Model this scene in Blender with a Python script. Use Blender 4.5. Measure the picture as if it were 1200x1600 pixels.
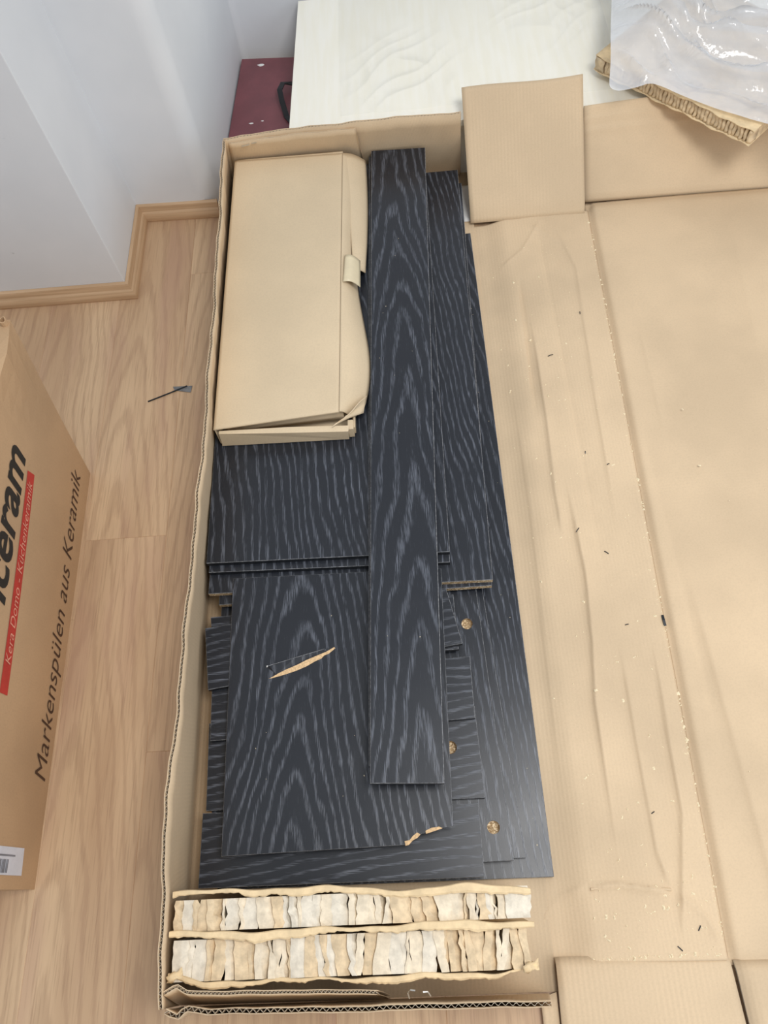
import bpy, bmesh, math, random
import numpy as np
from mathutils import Vector, Matrix

for o in list(bpy.data.objects):
    bpy.data.objects.remove(o, do_unlink=True)
scene = bpy.context.scene
COL = scene.collection
random.seed(7)
RNG = np.random.default_rng(7)

# ------------------------------------------------------------------ camera
cam_d = bpy.data.cameras.new('camera')
cam = bpy.data.objects.new('camera', cam_d)
COL.objects.link(cam)
cam_d.sensor_fit = 'VERTICAL'
cam_d.sensor_height = 36.0
cam_d.lens = 36.0 * 1215.0 / 1600.0
cam_d.clip_start = 0.02
M = Matrix(((0.99589, 0.07102, 0.056203), (-0.038933, 0.896002, -0.44234), (-0.081773, 0.438334, 0.895085)))
cam.matrix_world = Matrix.Translation((0, 0, 1.6)) @ M.to_4x4()
scene.camera = cam

# ------------------------------------------------------------------ world, lights, exposure
w = bpy.data.worlds.new('room_light')
scene.world = w
w.use_nodes = True
bg = w.node_tree.nodes['Background']
bg.inputs[0].default_value = (0.92, 0.955, 1.0, 1)
bg.inputs[1].default_value = 0.68


def area(name, loc, target, sx, sy, power, color):
    d = bpy.data.lights.new(name, 'AREA')
    d.shape = 'RECTANGLE'
    d.size = sx
    d.size_y = sy
    d.energy = power
    d.color = color
    o = bpy.data.objects.new(name, d)
    COL.objects.link(o)
    o.location = loc
    o.rotation_euler = (Vector(target) - Vector(loc)).to_track_quat('-Z', 'Y').to_euler()
    return o


area('ceiling_lamp_offscreen', (0.80, 0.12, 2.75), (0.80, 0.3, 0), 0.9, 0.9, 52, (1.0, 0.985, 0.96))
area('window_right_offscreen', (2.7, -0.5, 1.75), (0.0, 0.9, 0.1), 1.8, 1.4, 12, (0.92, 0.96, 1.0))
vs = scene.view_settings
vs.view_transform = 'Standard'
vs.look = 'None'
vs.exposure = -0.08
vs.gamma = 1.0
vs.use_curve_mapping = False


# ------------------------------------------------------------------ node helpers
def lin(r, g, b):
    f = lambda c: c / 12.92 if c <= 0.04045 else ((c + 0.055) / 1.055) ** 2.4
    return (f(r / 255), f(g / 255), f(b / 255), 1)


class NT:
    def __init__(self, name):
        self.m = bpy.data.materials.new(name)
        self.m.use_nodes = True
        self.t = self.m.node_tree
        self.b = self.t.nodes['Principled BSDF']
        self.out = self.t.nodes['Material Output']

    def n(self, typ, **kw):
        nd = self.t.nodes.new(typ)
        for k, v in kw.items():
            setattr(nd, k, v)
        return nd

    def put(self, sock, v):
        if isinstance(v, bpy.types.NodeSocket):
            self.t.links.new(v, sock)
        else:
            sock.default_value = v

    def math(self, op, a, b=0.0, c=0.0, clamp=False):
        nd = self.n('ShaderNodeMath', operation=op)
        nd.use_clamp = clamp
        self.put(nd.inputs[0], a)
        self.put(nd.inputs[1], b)
        self.put(nd.inputs[2], c)
        return nd.outputs[0]

    def coords(self):
        c = self.n('ShaderNodeTexCoord').outputs['Object']
        s = self.n('ShaderNodeSeparateXYZ')
        self.put(s.inputs[0], c)
        return c, s.outputs[0], s.outputs[1], s.outputs[2]

    def comb(self, x, y, z):
        nd = self.n('ShaderNodeCombineXYZ')
        for i, v in enumerate((x, y, z)):
            self.put(nd.inputs[i], v)
        return nd.outputs[0]

    def noise(self, vec, scale=1.0, detail=2.0, rough=0.5):
        nd = self.n('ShaderNodeTexNoise')
        self.put(nd.inputs['Vector'], vec)
        nd.inputs['Scale'].default_value = scale
        nd.inputs['Detail'].default_value = detail
        nd.inputs['Roughness'].default_value = rough
        return nd.outputs[0]

    def smooth(self, v, a, b):
        nd = self.n('ShaderNodeMapRange')
        nd.interpolation_type = 'SMOOTHSTEP'
        self.put(nd.inputs[0], v)
        nd.inputs[1].default_value = a
        nd.inputs[2].default_value = b
        return nd.outputs[0]

    def mix(self, fac, a, b):
        nd = self.n('ShaderNodeMix', data_type='RGBA')
        self.put(nd.inputs[0], fac)
        self.put(nd.inputs[6], a)
        self.put(nd.inputs[7], b)
        return nd.outputs[2]

    def bump(self, h, dist, strength=1.0):
        nd = self.n('ShaderNodeBump')
        nd.inputs['Strength'].default_value = strength
        nd.inputs['Distance'].default_value = dist
        self.put(nd.inputs['Height'], h)
        self.t.links.new(nd.outputs[0], self.b.inputs['Normal'])

    def attr(self, name):
        nd = self.n('ShaderNodeAttribute', attribute_type='OBJECT', attribute_name=name)
        return nd.outputs['Fac']

    def rand(self):
        return self.n('ShaderNodeObjectInfo').outputs['Random']

    def base(self, c, rough=0.6, spec=0.5):
        self.put(self.b.inputs['Base Color'], c)
        self.put(self.b.inputs['Roughness'], rough)
        self.b.inputs['Specular IOR Level'].default_value = spec
        return self.m


def plain(name, rgb, rough=0.7, var=0.12, scale=40.0, metal=0.0, spec=0.4):
    t = NT(name)
    c, x, y, z = t.coords()
    n = t.noise(c, scale, 4.0, 0.6)
    col = t.mix(t.smooth(n, 0.25, 0.75), lin(*[v * (1 - var) for v in rgb]), lin(*[min(255, v * (1 + var * 0.5)) for v in rgb]))
    t.b.inputs['Metallic'].default_value = metal
    return t.base(col, rough, spec)


def cardboard(name, rgb, axis=1, stripe=0.05, mott=0.10, pitch=0.0075, rough=0.75):
    """kraft board: fibre mottling, long cloudy stains, faint flute lines running along `axis`"""
    t = NT(name)
    c, x, y, z = t.coords()
    across = (y, x, x)[axis] if axis != 2 else t.math('ADD', x, y)
    big = t.noise(c, 3.5, 3.0, 0.55)
    fine = t.noise(c, 260.0, 3.0, 0.6)
    a, b = lin(*[v * (1 - mott) for v in rgb]), lin(*[min(255, v * (1 + mott * 0.45)) for v in rgb])
    col = t.mix(t.smooth(big, 0.3, 0.7), a, b)
    col = t.mix(t.math('MULTIPLY', t.smooth(fine, 0.35, 0.8), 0.16), col, lin(*[v * 0.78 for v in rgb]))
    s = t.math('SINE', t.math('MULTIPLY', across, 2 * math.pi / pitch))
    patch = t.smooth(t.noise(c, 7.0, 2.0), 0.35, 0.7)
    sm = t.math('MULTIPLY', t.math('MULTIPLY_ADD', s, 0.5, 0.5), t.math('MULTIPLY', patch, stripe * 3))
    col = t.mix(sm, col, lin(*[v * 0.85 for v in rgb]))
    h = t.math('ADD', t.math('MULTIPLY', s, 0.3 if stripe > 0.025 else 0.0), t.math('MULTIPLY', t.noise(c, 45.0, 3.0), 1.2))
    t.bump(h, 0.0006, 0.35)
    return t.base(col, rough, 0.25)


def grain_nodes(t, u, v, seed, gx, aper, sper, warp, poreu, porev):
    """plain-sawn grain: nested arches around u = gx, straight lines to either side"""
    cv = t.comb(t.math('MULTIPLY', u, 5.0), t.math('MULTIPLY', v, 1.6), seed)
    un = t.math('ADD', t.math('SUBTRACT', u, gx), t.math('MULTIPLY', t.math('SUBTRACT', t.noise(cv, 1.0, 2.0), 0.5), 0.07))
    au = t.math('ABSOLUTE', un)
    q = t.math('DIVIDE', t.math('MULTIPLY', un, un), t.math('ADD', au, 0.05))
    r = t.math('ADD', t.math('MULTIPLY', q, aper), t.math('MULTIPLY', v, sper))
    cw = t.comb(t.math('MULTIPLY', u, 9.0), t.math('MULTIPLY', v, 2.6), t.math('ADD', seed, 9.0))
    r = t.math('ADD', r, t.math('MULTIPLY', t.noise(cw, 1.0, 3.0, 0.55), warp))
    cj = t.comb(t.math('MULTIPLY', u, 420.0), t.math('MULTIPLY', v, 40.0), seed)
    r = t.math('ADD', r, t.math('MULTIPLY', t.noise(cj, 1.0, 1.0), 0.30))
    fr = t.math('FRACT', r)
    band = t.math('MULTIPLY', t.smooth(fr, 0.50, 0.68), t.math('SUBTRACT', 1.0, t.smooth(fr, 0.80, 0.98)))
    cp = t.comb(t.math('MULTIPLY', u, poreu), t.math('MULTIPLY', v, porev), t.math('ADD', seed, 3.0))
    p = t.noise(cp, 1.0, 2.0, 0.6)
    return band, p


def black_oak(name, axis):
    t = NT(name)
    c, x, y, z = t.coords()
    u, v = (x, y) if axis == 1 else (y, x)
    band, p = grain_nodes(t, u, v, t.attr('seed'), t.attr('gx'), 58.0, t.attr('sv'), 3.4, 860.0, 30.0)
    strokes = t.math('MULTIPLY', band, t.smooth(p, 0.42, 0.60))
    loose = t.math('MULTIPLY', t.smooth(p, 0.62, 0.74), 0.30)
    m = t.math('MAXIMUM', strokes, loose)
    amt = t.math('MULTIPLY', m, t.math('MULTIPLY_ADD', t.noise(c, 9.0, 2.0), 0.9, 0.18))
    dust = t.smooth(t.noise(c, 1500.0, 1.0), 0.70, 0.82)
    col = t.mix(amt, lin(29, 33, 41), lin(106, 111, 122))
    col = t.mix(t.math('MULTIPLY', dust, 0.10), col, lin(150, 150, 150))
    rough = t.math('MULTIPLY_ADD', t.noise(c, 14.0, 3.0), 0.10, 0.27)
    t.bump(t.math('ADD', t.math('MULTIPLY', m, 0.8), t.math('MULTIPLY', t.noise(c, 900.0, 2.0), 0.8)), 0.0003, 0.25)
    return t.base(col, rough, 0.5)


def plank_oak(name):
    t = NT(name)
    c, x, y, z = t.coords()
    rd = t.rand()
    seed = t.math('MULTIPLY', rd, 50.0)
    gx = t.math('MULTIPLY_ADD', rd, 0.16, -0.08)
    band, p = grain_nodes(t, x, y, seed, gx, 45.0, 4.0, 1.7, 300.0, 9.0)
    big = t.noise(t.comb(t.math('MULTIPLY', x, 9.0), t.math('MULTIPLY', y, 1.4), seed), 1.0, 3.0)
    col = t.mix(t.smooth(big, 0.3, 0.7), lin(186, 154, 122), lin(211, 181, 146))
    col = t.mix(t.math('MULTIPLY', band, 0.28), col, lin(152, 119, 94))
    col = t.mix(t.math('MULTIPLY', t.smooth(p, 0.48, 0.75), 0.42), col, lin(150, 120, 94))
    pink = t.smooth(t.noise(t.comb(t.math('MULTIPLY', x, 14.0), t.math('MULTIPLY', y, 2.2), t.math('ADD', seed, 4.0)), 1.0, 2.0), 0.5, 0.72)
    col = t.mix(t.math('MULTIPLY', pink, 0.35), col, lin(180, 142, 122))
    kn = t.noise(t.comb(t.math('MULTIPLY', x, 10.0), t.math('MULTIPLY', y, 3.5), t.math('ADD', seed, 8.0)), 1.0, 1.0)
    col = t.mix(t.math('MULTIPLY', t.smooth(kn, 0.78, 0.86), 0.35), col, lin(112, 82, 62))
    t.bump(p, 0.0002, 0.25)
    return t.base(col, 0.42, 0.4)


def trim_oak(name):
    t = NT(name)
    c, x, y, z = t.coords()
    s = t.math('ADD', x, y)
    n = t.noise(t.comb(t.math('MULTIPLY', s, 4.0), t.math('MULTIPLY', z, 160.0), 1.0), 1.0, 3.0)
    col = t.mix(t.smooth(n, 0.3, 0.7), lin(184, 152, 118), lin(204, 173, 139))
    return t.base(col, 0.45, 0.4)


def chipboard(name):
    t = NT(name)
    c, x, y, z = t.coords()
    v = t.n('ShaderNodeTexVoronoi')
    t.put(v.inputs['Vector'], c)
    v.inputs['Scale'].default_value = 330.0
    n = t.noise(c, 420.0, 3.0, 0.7)
    col = t.mix(t.smooth(n, 0.3, 0.7), lin(118, 92, 66), lin(224, 198, 158))
    sp = t.n('ShaderNodeSeparateColor')
    t.put(sp.inputs[0], v.outputs['Color'])
    col = t.mix(t.smooth(sp.outputs[0], 0.7, 0.95), col, lin(240, 222, 190))
    t.bump(n, 0.001, 0.8)
    return t.base(col, 0.85, 0.2)


def plaster(name):
    t = NT(name)
    c, x, y, z = t.coords()
    n = t.noise(c, 2.2, 4.0, 0.55)
    col = t.mix(t.smooth(n, 0.3, 0.7), lin(216, 220, 225), lin(226, 229, 233))
    sc = t.noise(t.comb(t.math('MULTIPLY', x, 26.0), t.math('MULTIPLY', y, 26.0), t.math('MULTIPLY', z, 60.0)), 1.0, 2.0)
    col = t.mix(t.math('MULTIPLY', t.smooth(sc, 0.77, 0.84), 0.35), col, lin(140, 142, 146))
    t.bump(t.noise(c, 120.0, 3.0), 0.0006, 0.25)
    return t.base(col, 0.65, 0.3)


def cream_lam(name):
    t = NT(name)
    c, x, y, z = t.coords()
    n = t.noise(t.comb(t.math('MULTIPLY', x, 60.0), t.math('MULTIPLY', y, 5.0), 0.0), 1.0, 3.0)
    col = t.mix(t.smooth(n, 0.3, 0.7), lin(249, 245, 230), lin(252, 249, 238))
    return t.base(col, 0.35, 0.5)


def film(name, alpha, rough, tint):
    t = NT(name)
    c, x, y, z = t.coords()
    fres = t.n('ShaderNodeFresnel')
    fres.inputs[0].default_value = 1.45
    n = t.noise(c, 8.0, 3.0)
    a = t.math('ADD', t.math('MULTIPLY_ADD', n, 0.5 * alpha, 0.75 * alpha), t.math('MULTIPLY', fres.outputs[0], 0.9 if alpha > 0.2 else 0.35), clamp=True)
    t.put(t.b.inputs['Alpha'], a)
    t.bump(t.noise(c, 26.0, 3.0), 0.008, 0.6 if alpha > 0.2 else 0.3)
    return t.base(tint, rough, 0.8)


MAT = {}
MAT['kraft'] = cardboard('kraft_flat', (213, 189, 157), 1, stripe=0.03, mott=0.06)
MAT['kraft_x'] = cardboard('kraft_lid', (213, 189, 157), 0, stripe=0.015, mott=0.05)
MAT['kraft_tab'] = cardboard('kraft_tab', (213, 189, 157), 1, stripe=0.06, pitch=0.009, mott=0.05)
MAT['kraft_in'] = cardboard('kraft_wall', (213, 189, 157), 2, stripe=0.03, mott=0.06)
MAT['kraft_edge'] = plain('kraft_raw_edge', (206, 193, 173), 0.85, 0.2, 300)
MAT['kraft_sink'] = cardboard('kraft_sink', (192, 160, 125), 2, stripe=0.01, mott=0.06)
MAT['kraft_small'] = cardboard('kraft_small', (216, 196, 165), 1, stripe=0.0, mott=0.04)
MAT['paper_a'] = plain('comb_paper_tan', (222, 200, 166), 0.9, 0.12, 60)
MAT['paper_b'] = plain('comb_paper_pale', (231, 217, 193), 0.9, 0.10, 60)
MAT['paper_c'] = plain('comb_paper_grey', (226, 217, 200), 0.9, 0.10, 60)
MAT['liner'] = plain('comb_liner', (230, 205, 164), 0.85, 0.08, 50)
MAT['oak_y'] = black_oak('black_oak_long', 1)
MAT['oak_x'] = black_oak('black_oak_cross', 0)
MAT['black_edge'] = plain('black_edge_band', (27, 31, 37), 0.4, 0.15, 90)
MAT['arris'] = plain('worn_arris', (122, 124, 128), 0.6, 0.35, 160)
MAT['chip'] = chipboard('raw_chipboard')
MAT['raw'] = plain('torn_fibre', (226, 192, 148), 0.9, 0.14, 240)
MAT['plank'] = plank_oak('laminate_oak')
MAT['subfloor'] = plain('subfloor', (120, 96, 72), 0.8)
MAT['trim'] = trim_oak('oak_skirting')
MAT['plaster'] = plaster('white_plaster')
MAT['cream'] = cream_lam('cream_laminate')
MAT['red'] = plain('oxblood_lacquer', (126, 74, 80), 0.38, 0.08, 12)
MAT['black_plastic'] = plain('black_plastic', (22, 24, 28), 0.4)
MAT['white'] = plain('white_foam', (240, 240, 238), 0.8, 0.03)
MAT['label'] = plain('label_paper', (214, 218, 228), 0.6, 0.03)
MAT['print_black'] = plain('print_black', (46, 42, 38), 0.8, 0.1)
MAT['print_brown'] = plain('print_brown', (80, 56, 40), 0.8, 0.1)
MAT['print_red'] = plain('print_red', (188, 62, 52), 0.75, 0.06)
MAT['print_pink'] = plain('print_pink', (226, 160, 136), 0.75, 0.06)
MAT['grey'] = plain('grey_print', (128, 130, 138), 0.7, 0.1)
MAT['steel'] = plain('steel_wire', (206, 204, 198), 0.35, 0.05, 40, 0.8)
MAT['tape'] = plain('paper_tape', (220, 206, 174), 0.35, 0.03)
MAT['crumb'] = plain('wood_crumb', (244, 228, 194), 0.9, 0.1, 400)
MAT['shard'] = plain('grey_blade', (124, 126, 128), 0.45, 0.2, 60)
MAT['film'] = film('clear_film', 0.05, 0.15, (0.93, 0.95, 0.97, 1))
MAT['bag'] = film('milky_film', 0.48, 0.10, (0.90, 0.93, 0.98, 1))


# ------------------------------------------------------------------ object helpers
def obj(name, verts, faces, mat, parent=None, smooth=False, fm=None, loc=(0, 0, 0)):
    me = bpy.data.meshes.new(name)
    me.from_pydata([tuple(map(float, v)) for v in verts], [], [tuple(map(int, f)) for f in faces])
    for m in (mat if isinstance(mat, (list, tuple)) else [mat]):
        me.materials.append(MAT[m])
    if fm is not None:
        me.polygons.foreach_set('material_index', fm)
    if smooth:
        me.polygons.foreach_set('use_smooth', [True] * len(me.polygons))
    me.update()
    o = bpy.data.objects.new(name, me)
    o.location = loc
    COL.objects.link(o)
    if parent is not None:
        o.parent = parent
        o.matrix_parent_inverse = Matrix.Translation(-Vector(parent.location)) if parent.type == 'EMPTY' or parent.location.length > 0 else Matrix()
    return o


def empty(name, loc):
    o = bpy.data.objects.new(name, None)
    o.empty_display_size = 0.05
    o.location = loc
    COL.objects.link(o)
    return o


def tag(o, label, cat, group=None, kind=None):
    o['label'] = label
    if cat:
        o['category'] = cat
    if group:
        o['group'] = group
    if kind:
        o['kind'] = kind
    return o


def box_vf(x0, x1, y0, y1, z0, z1):
    v = [(x0, y0, z0), (x1, y0, z0), (x1, y1, z0), (x0, y1, z0), (x0, y0, z1), (x1, y0, z1), (x1, y1, z1), (x0, y1, z1)]
    f = [(3, 2, 1, 0), (4, 5, 6, 7), (0, 1, 5, 4), (1, 2, 6, 5), (2, 3, 7, 6), (3, 0, 4, 7)]
    return v, f


class MB:
    def __init__(self):
        self.v, self.f = [], []

    def add(self, v, f):
        k = len(self.v)
        self.v += [tuple(p) for p in v]
        self.f += [tuple(i + k for i in q) for q in f]
        return self

    def box(self, *a):
        return self.add(*box_vf(*a))

    def build(self, name, mat, parent=None, **kw):
        return obj(name, self.v, self.f, mat, parent, **kw)


def inset(poly, d):
    n = len(poly)
    out = []
    for i in range(n):
        p, a, b = Vector(poly[i]), Vector(poly[i - 1]), Vector(poly[(i + 1) % n])
        e1, e2 = (p - a).normalized(), (b - p).normalized()
        n1, n2 = Vector((-e1.y, e1.x)), Vector((-e2.y, e2.x))
        m = n1 + n2
        k = d / max(0.35, m.dot(n1))
        out.append((p.x + m.x * k, p.y + m.y * k))
    return out


def prism_bevel(name, poly, z0, z1, mats, parent=None, bev=0.0008, holes=(), loc=None, sides=None):
    """a slab from a CCW outline: face, thin arris, sides, with drilled through-openings in the top face"""
    cx = sum(p[0] for p in poly) / len(poly)
    cy = sum(p[1] for p in poly) / len(poly)
    if loc is None:
        loc = (cx, cy, z0)
    lp = [(p[0] - loc[0], p[1] - loc[1]) for p in poly]
    ins = inset(lp, bev)
    h = z1 - z0
    n = len(lp)
    bm = bmesh.new()
    r0 = [bm.verts.new((x, y, z0 - loc[2])) for x, y in lp]
    r1 = [bm.verts.new((x, y, z1 - bev - loc[2])) for x, y in lp]
    r2 = [bm.verts.new((x, y, z1 - loc[2])) for x, y in ins]
    bm.faces.new(r0[::-1]).material_index = 2
    for i in range(n):
        j = (i + 1) % n
        f = bm.faces.new((r0[i], r0[j], r1[j], r1[i]))
        f.material_index = 2 if sides is None else sides[i]
        bm.faces.new((r1[i], r1[j], r2[j], r2[i])).material_index = 1
    if holes:
        edges = [bm.edges.get((r2[i], r2[(i + 1) % n])) for i in range(n)]
        for hx, hy, hr in holes:
            ring = [bm.verts.new((hx - loc[0] + hr * math.cos(k * math.tau / 28), hy - loc[1] + hr * math.sin(k * math.tau / 28), z1 - loc[2])) for k in range(28)]
            edges += [bm.edges.new((ring[k], ring[(k + 1) % 28])) for k in range(28)]
        res = bmesh.ops.triangle_fill(bm, edges=edges, use_beauty=True, use_dissolve=False, normal=(0, 0, 1))
        for f in res['geom']:
            if isinstance(f, bmesh.types.BMFace):
                f.material_index = 0
                if f.normal.z < 0:
                    f.normal_flip()
    else:
        bm.faces.new(r2).material_index = 0
    me = bpy.data.meshes.new(name)
    bm.to_mesh(me)
    bm.free()
    for m in mats:
        me.materials.append(MAT[m])
    o = bpy.data.objects.new(name, me)
    o.location = loc
    COL.objects.link(o)
    if parent is not None:
        o.parent = parent
        o.matrix_parent_inverse = Matrix.Translation(-Vector(parent.location))
    for hx, hy, hr in holes:
        vv, ff = [], []
        dz = min(0.011, h * 0.85)
        for k in range(28):
            a = k * math.tau / 28
            vv += [(hx + hr * math.cos(a), hy + hr * math.sin(a), z1), (hx + hr * math.cos(a), hy + hr * math.sin(a), z1 - dz),
                   (hx + 0.55 * hr * math.cos(a), hy + 0.55 * hr * math.sin(a), z1 - dz - 0.0015 * math.sin(3 * a))]
        vv.append((hx, hy, z1 - dz))
        for k in range(28):
            a, b = 3 * k, 3 * ((k + 1) % 28)
            ff += [(a, a + 1, b + 1, b), (a + 1, a + 2, b + 2, b + 1), (a + 2, 84, b + 2)]
        hobj = obj('drill_hole', vv, ff, 'chip', o)
        hobj['label'] = 'round hinge cup hole showing raw chipboard'
    return o


def vnoise(x, y, s, seed=0):
    """cheap smooth noise from summed sines"""
    r = np.random.default_rng(seed)
    out = 0
    for k in range(6):
        a = r.uniform(0, math.tau)
        f = s * r.uniform(0.5, 1.8)
        out = out + np.sin(f * (x * math.cos(a) + y * math.sin(a)) + r.uniform(0, math.tau))
    return out / 6


def sheet(name, p00, p10, p11, p01, nu, nv, thick, mat, hf=None, parent=None, smooth=True, edge=None):
    """board from a bilinear patch with relief hf(x, y, u, v), solid with its own thickness"""
    u, v = np.meshgrid(np.linspace(0, 1, nu + 1), np.linspace(0, 1, nv + 1))
    P = [np.array(p, float) for p in (p00, p10, p11, p01)]
    G = ((1 - u) * (1 - v))[..., None] * P[0] + (u * (1 - v))[..., None] * P[1] + (u * v)[..., None] * P[2] + ((1 - u) * v)[..., None] * P[3]
    if hf is not None:
        r = hf(G[..., 0], G[..., 1], u, v)
        if isinstance(r, tuple):
            for k in range(3):
                G[..., k] += r[k]
        else:
            G[..., 2] += r
    return grid_solid(name, G, thick, mat, parent, smooth, edge)


def grid_solid(name, G, thick, mat, parent=None, smooth=True, edge=None):
    nv, nu = G.shape[0] - 1, G.shape[1] - 1
    du = np.gradient(G, axis=1)
    dv = np.gradient(G, axis=0)
    N = np.cross(du, dv)
    N /= np.linalg.norm(N, axis=2, keepdims=True) + 1e-12
    Bt = G - N * thick
    n = (nu + 1) * (nv + 1)
    verts = np.concatenate([G.reshape(-1, 3), Bt.reshape(-1, 3)])
    idx = np.arange(n).reshape(nv + 1, nu + 1)
    a, b, c, d = idx[:-1, :-1].ravel(), idx[:-1, 1:].ravel(), idx[1:, 1:].ravel(), idx[1:, :-1].ravel()
    top = np.stack([a, b, c, d], 1)
    bot = np.stack([a, d, c, b], 1) + n
    ring = np.concatenate([idx[0, :-1], idx[:-1, -1], idx[-1, :0:-1], idx[:0:-1, 0]])
    nx = np.roll(ring, -1)
    side = np.stack([ring, ring + n, nx + n, nx], 1)
    faces = np.concatenate([top, bot, side])
    me = bpy.data.meshes.new(name)
    me.from_pydata(verts.tolist(), [], faces.tolist())
    mats = [mat] + ([edge] if edge else [])
    for m in mats:
        me.materials.append(MAT[m])
    if edge:
        mi = np.zeros(len(faces), int)
        mi[len(top) * 2:] = 1
        me.polygons.foreach_set('material_index', mi)
    sm = np.ones(len(faces), bool) if smooth else np.zeros(len(faces), bool)
    sm[len(top) * 2:] = False
    me.polygons.foreach_set('use_smooth', sm)
    me.update()
    o = bpy.data.objects.new(name, me)
    COL.objects.link(o)
    if parent is not None:
        o.parent = parent
        o.matrix_parent_inverse = Matrix.Translation(-Vector(parent.location))
    return o


def resample(pts, step):
    P = np.array(pts, float)
    s = np.concatenate([[0], np.cumsum(np.linalg.norm(np.diff(P[:, :2], axis=0), axis=1))])
    n = max(2, int(s[-1] / step))
    t = np.linspace(0, s[-1], n + 1)
    return np.stack([np.interp(t, s, P[:, k]) for k in range(P.shape[1])], 1), t


def corrugated(name, top, bottom, thick, parent, label=None, period=0.009, seed=1, wob=0.0015, zwob=0.002, bulge=0.0015):
    """upright double-liner wall: two liners and the zigzag fluting that shows along the cut top edge"""
    T, t = resample(top, period / 4)
    n = len(T)
    s = np.linspace(0, 1, len(bottom))
    B = np.stack([np.interp(np.linspace(0, 1, n), s, np.array(bottom, float)[:, k]) for k in range(3)], 1)
    tang = np.gradient(T[:, :2], axis=0)
    tang /= np.linalg.norm(tang, axis=1, keepdims=True)
    nor = np.stack([-tang[:, 1], tang[:, 0]], 1)
    wv = wob * (np.sin(t * 21 + seed) + 0.6 * np.sin(t * 47 + 2 * seed) + 0.4 * np.sin(t * 110 + seed * 3))
    T[:, :2] += nor * wv[:, None]
    T[:, 2] += zwob * (np.sin(t * 14 + seed * 2) + 0.5 * np.sin(t * 63 + seed))
    lt = 0.0011
    mb = MB()
    rows = 7
    for side in (1, -1):
        V = []
        for off in (side * thick / 2, side * (thick / 2 - lt)):
            for r in range(rows):
                k = r / (rows - 1)
                L = T * (1 - k) + B * k
                bul = bulge * np.sin(k * math.pi) * np.sin(t * 9 + seed)
                Q = L.copy()
                Q[:, :2] += nor * (off + bul)[:, None] if isinstance(off + bul, np.ndarray) else nor * (off + bul)
                V.append(Q)
        V = np.concatenate(V)
        F = []
        st = 4
        for r in range(rows - 1):
            for i in range(0, n - 1, st):
                j = min(n - 1, i + st)
                a, b = r * n + i, r * n + j
                F.append((a, b, b + n, a + n) if side < 0 else (a, a + n, b + n, b))
                a += rows * n
                b += rows * n
                F.append((a, a + n, b + n, b) if side < 0 else (a, b, b + n, a + n))
        for i in range(0, n - 1, st):
            j = min(n - 1, i + st)
            F.append((i, i + rows * n, j + rows * n, j) if side < 0 else (i, j, j + rows * n, i + rows * n))
        for e in (0, n - 1):
            for r in range(rows - 1):
                a = r * n + e
                F.append((a, a + n, a + n + rows * n, a + rows * n))
        mb.add(V.tolist(), F)
    o = mb.build(name, 'kraft_in', parent, smooth=True)
    if label:
        o['label'] = label
    # fluting
    amp = thick / 2 - lt
    ph = (t / period) % 1.0
    tri = np.where(ph < 0.5, 4 * ph - 1, 3 - 4 * ph) * amp
    A = T.copy()
    A[:, :2] += nor * tri[:, None]
    A[:, 2] -= 0.0006 + 0.001 * np.abs(np.sin(t * 33 + seed))
    D = A.copy()
    kf = 0.03 / (T[:, 2] - B[:, 2])
    D += (B - T) * kf[:, None]
    V = A.tolist() + D.tolist() + (A + np.concatenate([nor * 0.0006, np.zeros((n, 1))], 1)).tolist()
    F = []
    for i in range(n - 1):
        F += [(i, i + n, i + n + 1, i + 1), (i, i + 1, i + 2 * n + 1, i + 2 * n)]
    # core floor so no light leaks between the liners
    fl = obj('fluting', V, F, 'kraft_edge', o)
    fl['label'] = 'zigzag paper fluting along the cut edge'
    return o


def ribbon(name, pts, width, thick, mat, parent=None, up=(0, 0, 1)):
    """thin strip following a path"""
    P = [Vector(p) for p in pts]
    U = Vector(up)
    V, F = [], []
    for i, p in enumerate(P):
        d = (P[min(i + 1, len(P) - 1)] - P[max(i - 1, 0)]).normalized()
        s = d.cross(U).normalized()
        n2 = s.cross(d).normalized()
        for a, b in ((-1, 0), (1, 0), (1, 1), (-1, 1)):
            V.append(p + s * a * width / 2 + n2 * b * thick)
    for i in range(len(P) - 1):
        a, b = 4 * i, 4 * i + 4
        for k in range(4):
            j = (k + 1) % 4
            F.append((a + k, a + j, b + j, b + k))
    F += [(3, 2, 1, 0), tuple(4 * (len(P) - 1) + k for k in range(4))]
    return obj(name, V, F, mat, parent)


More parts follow.
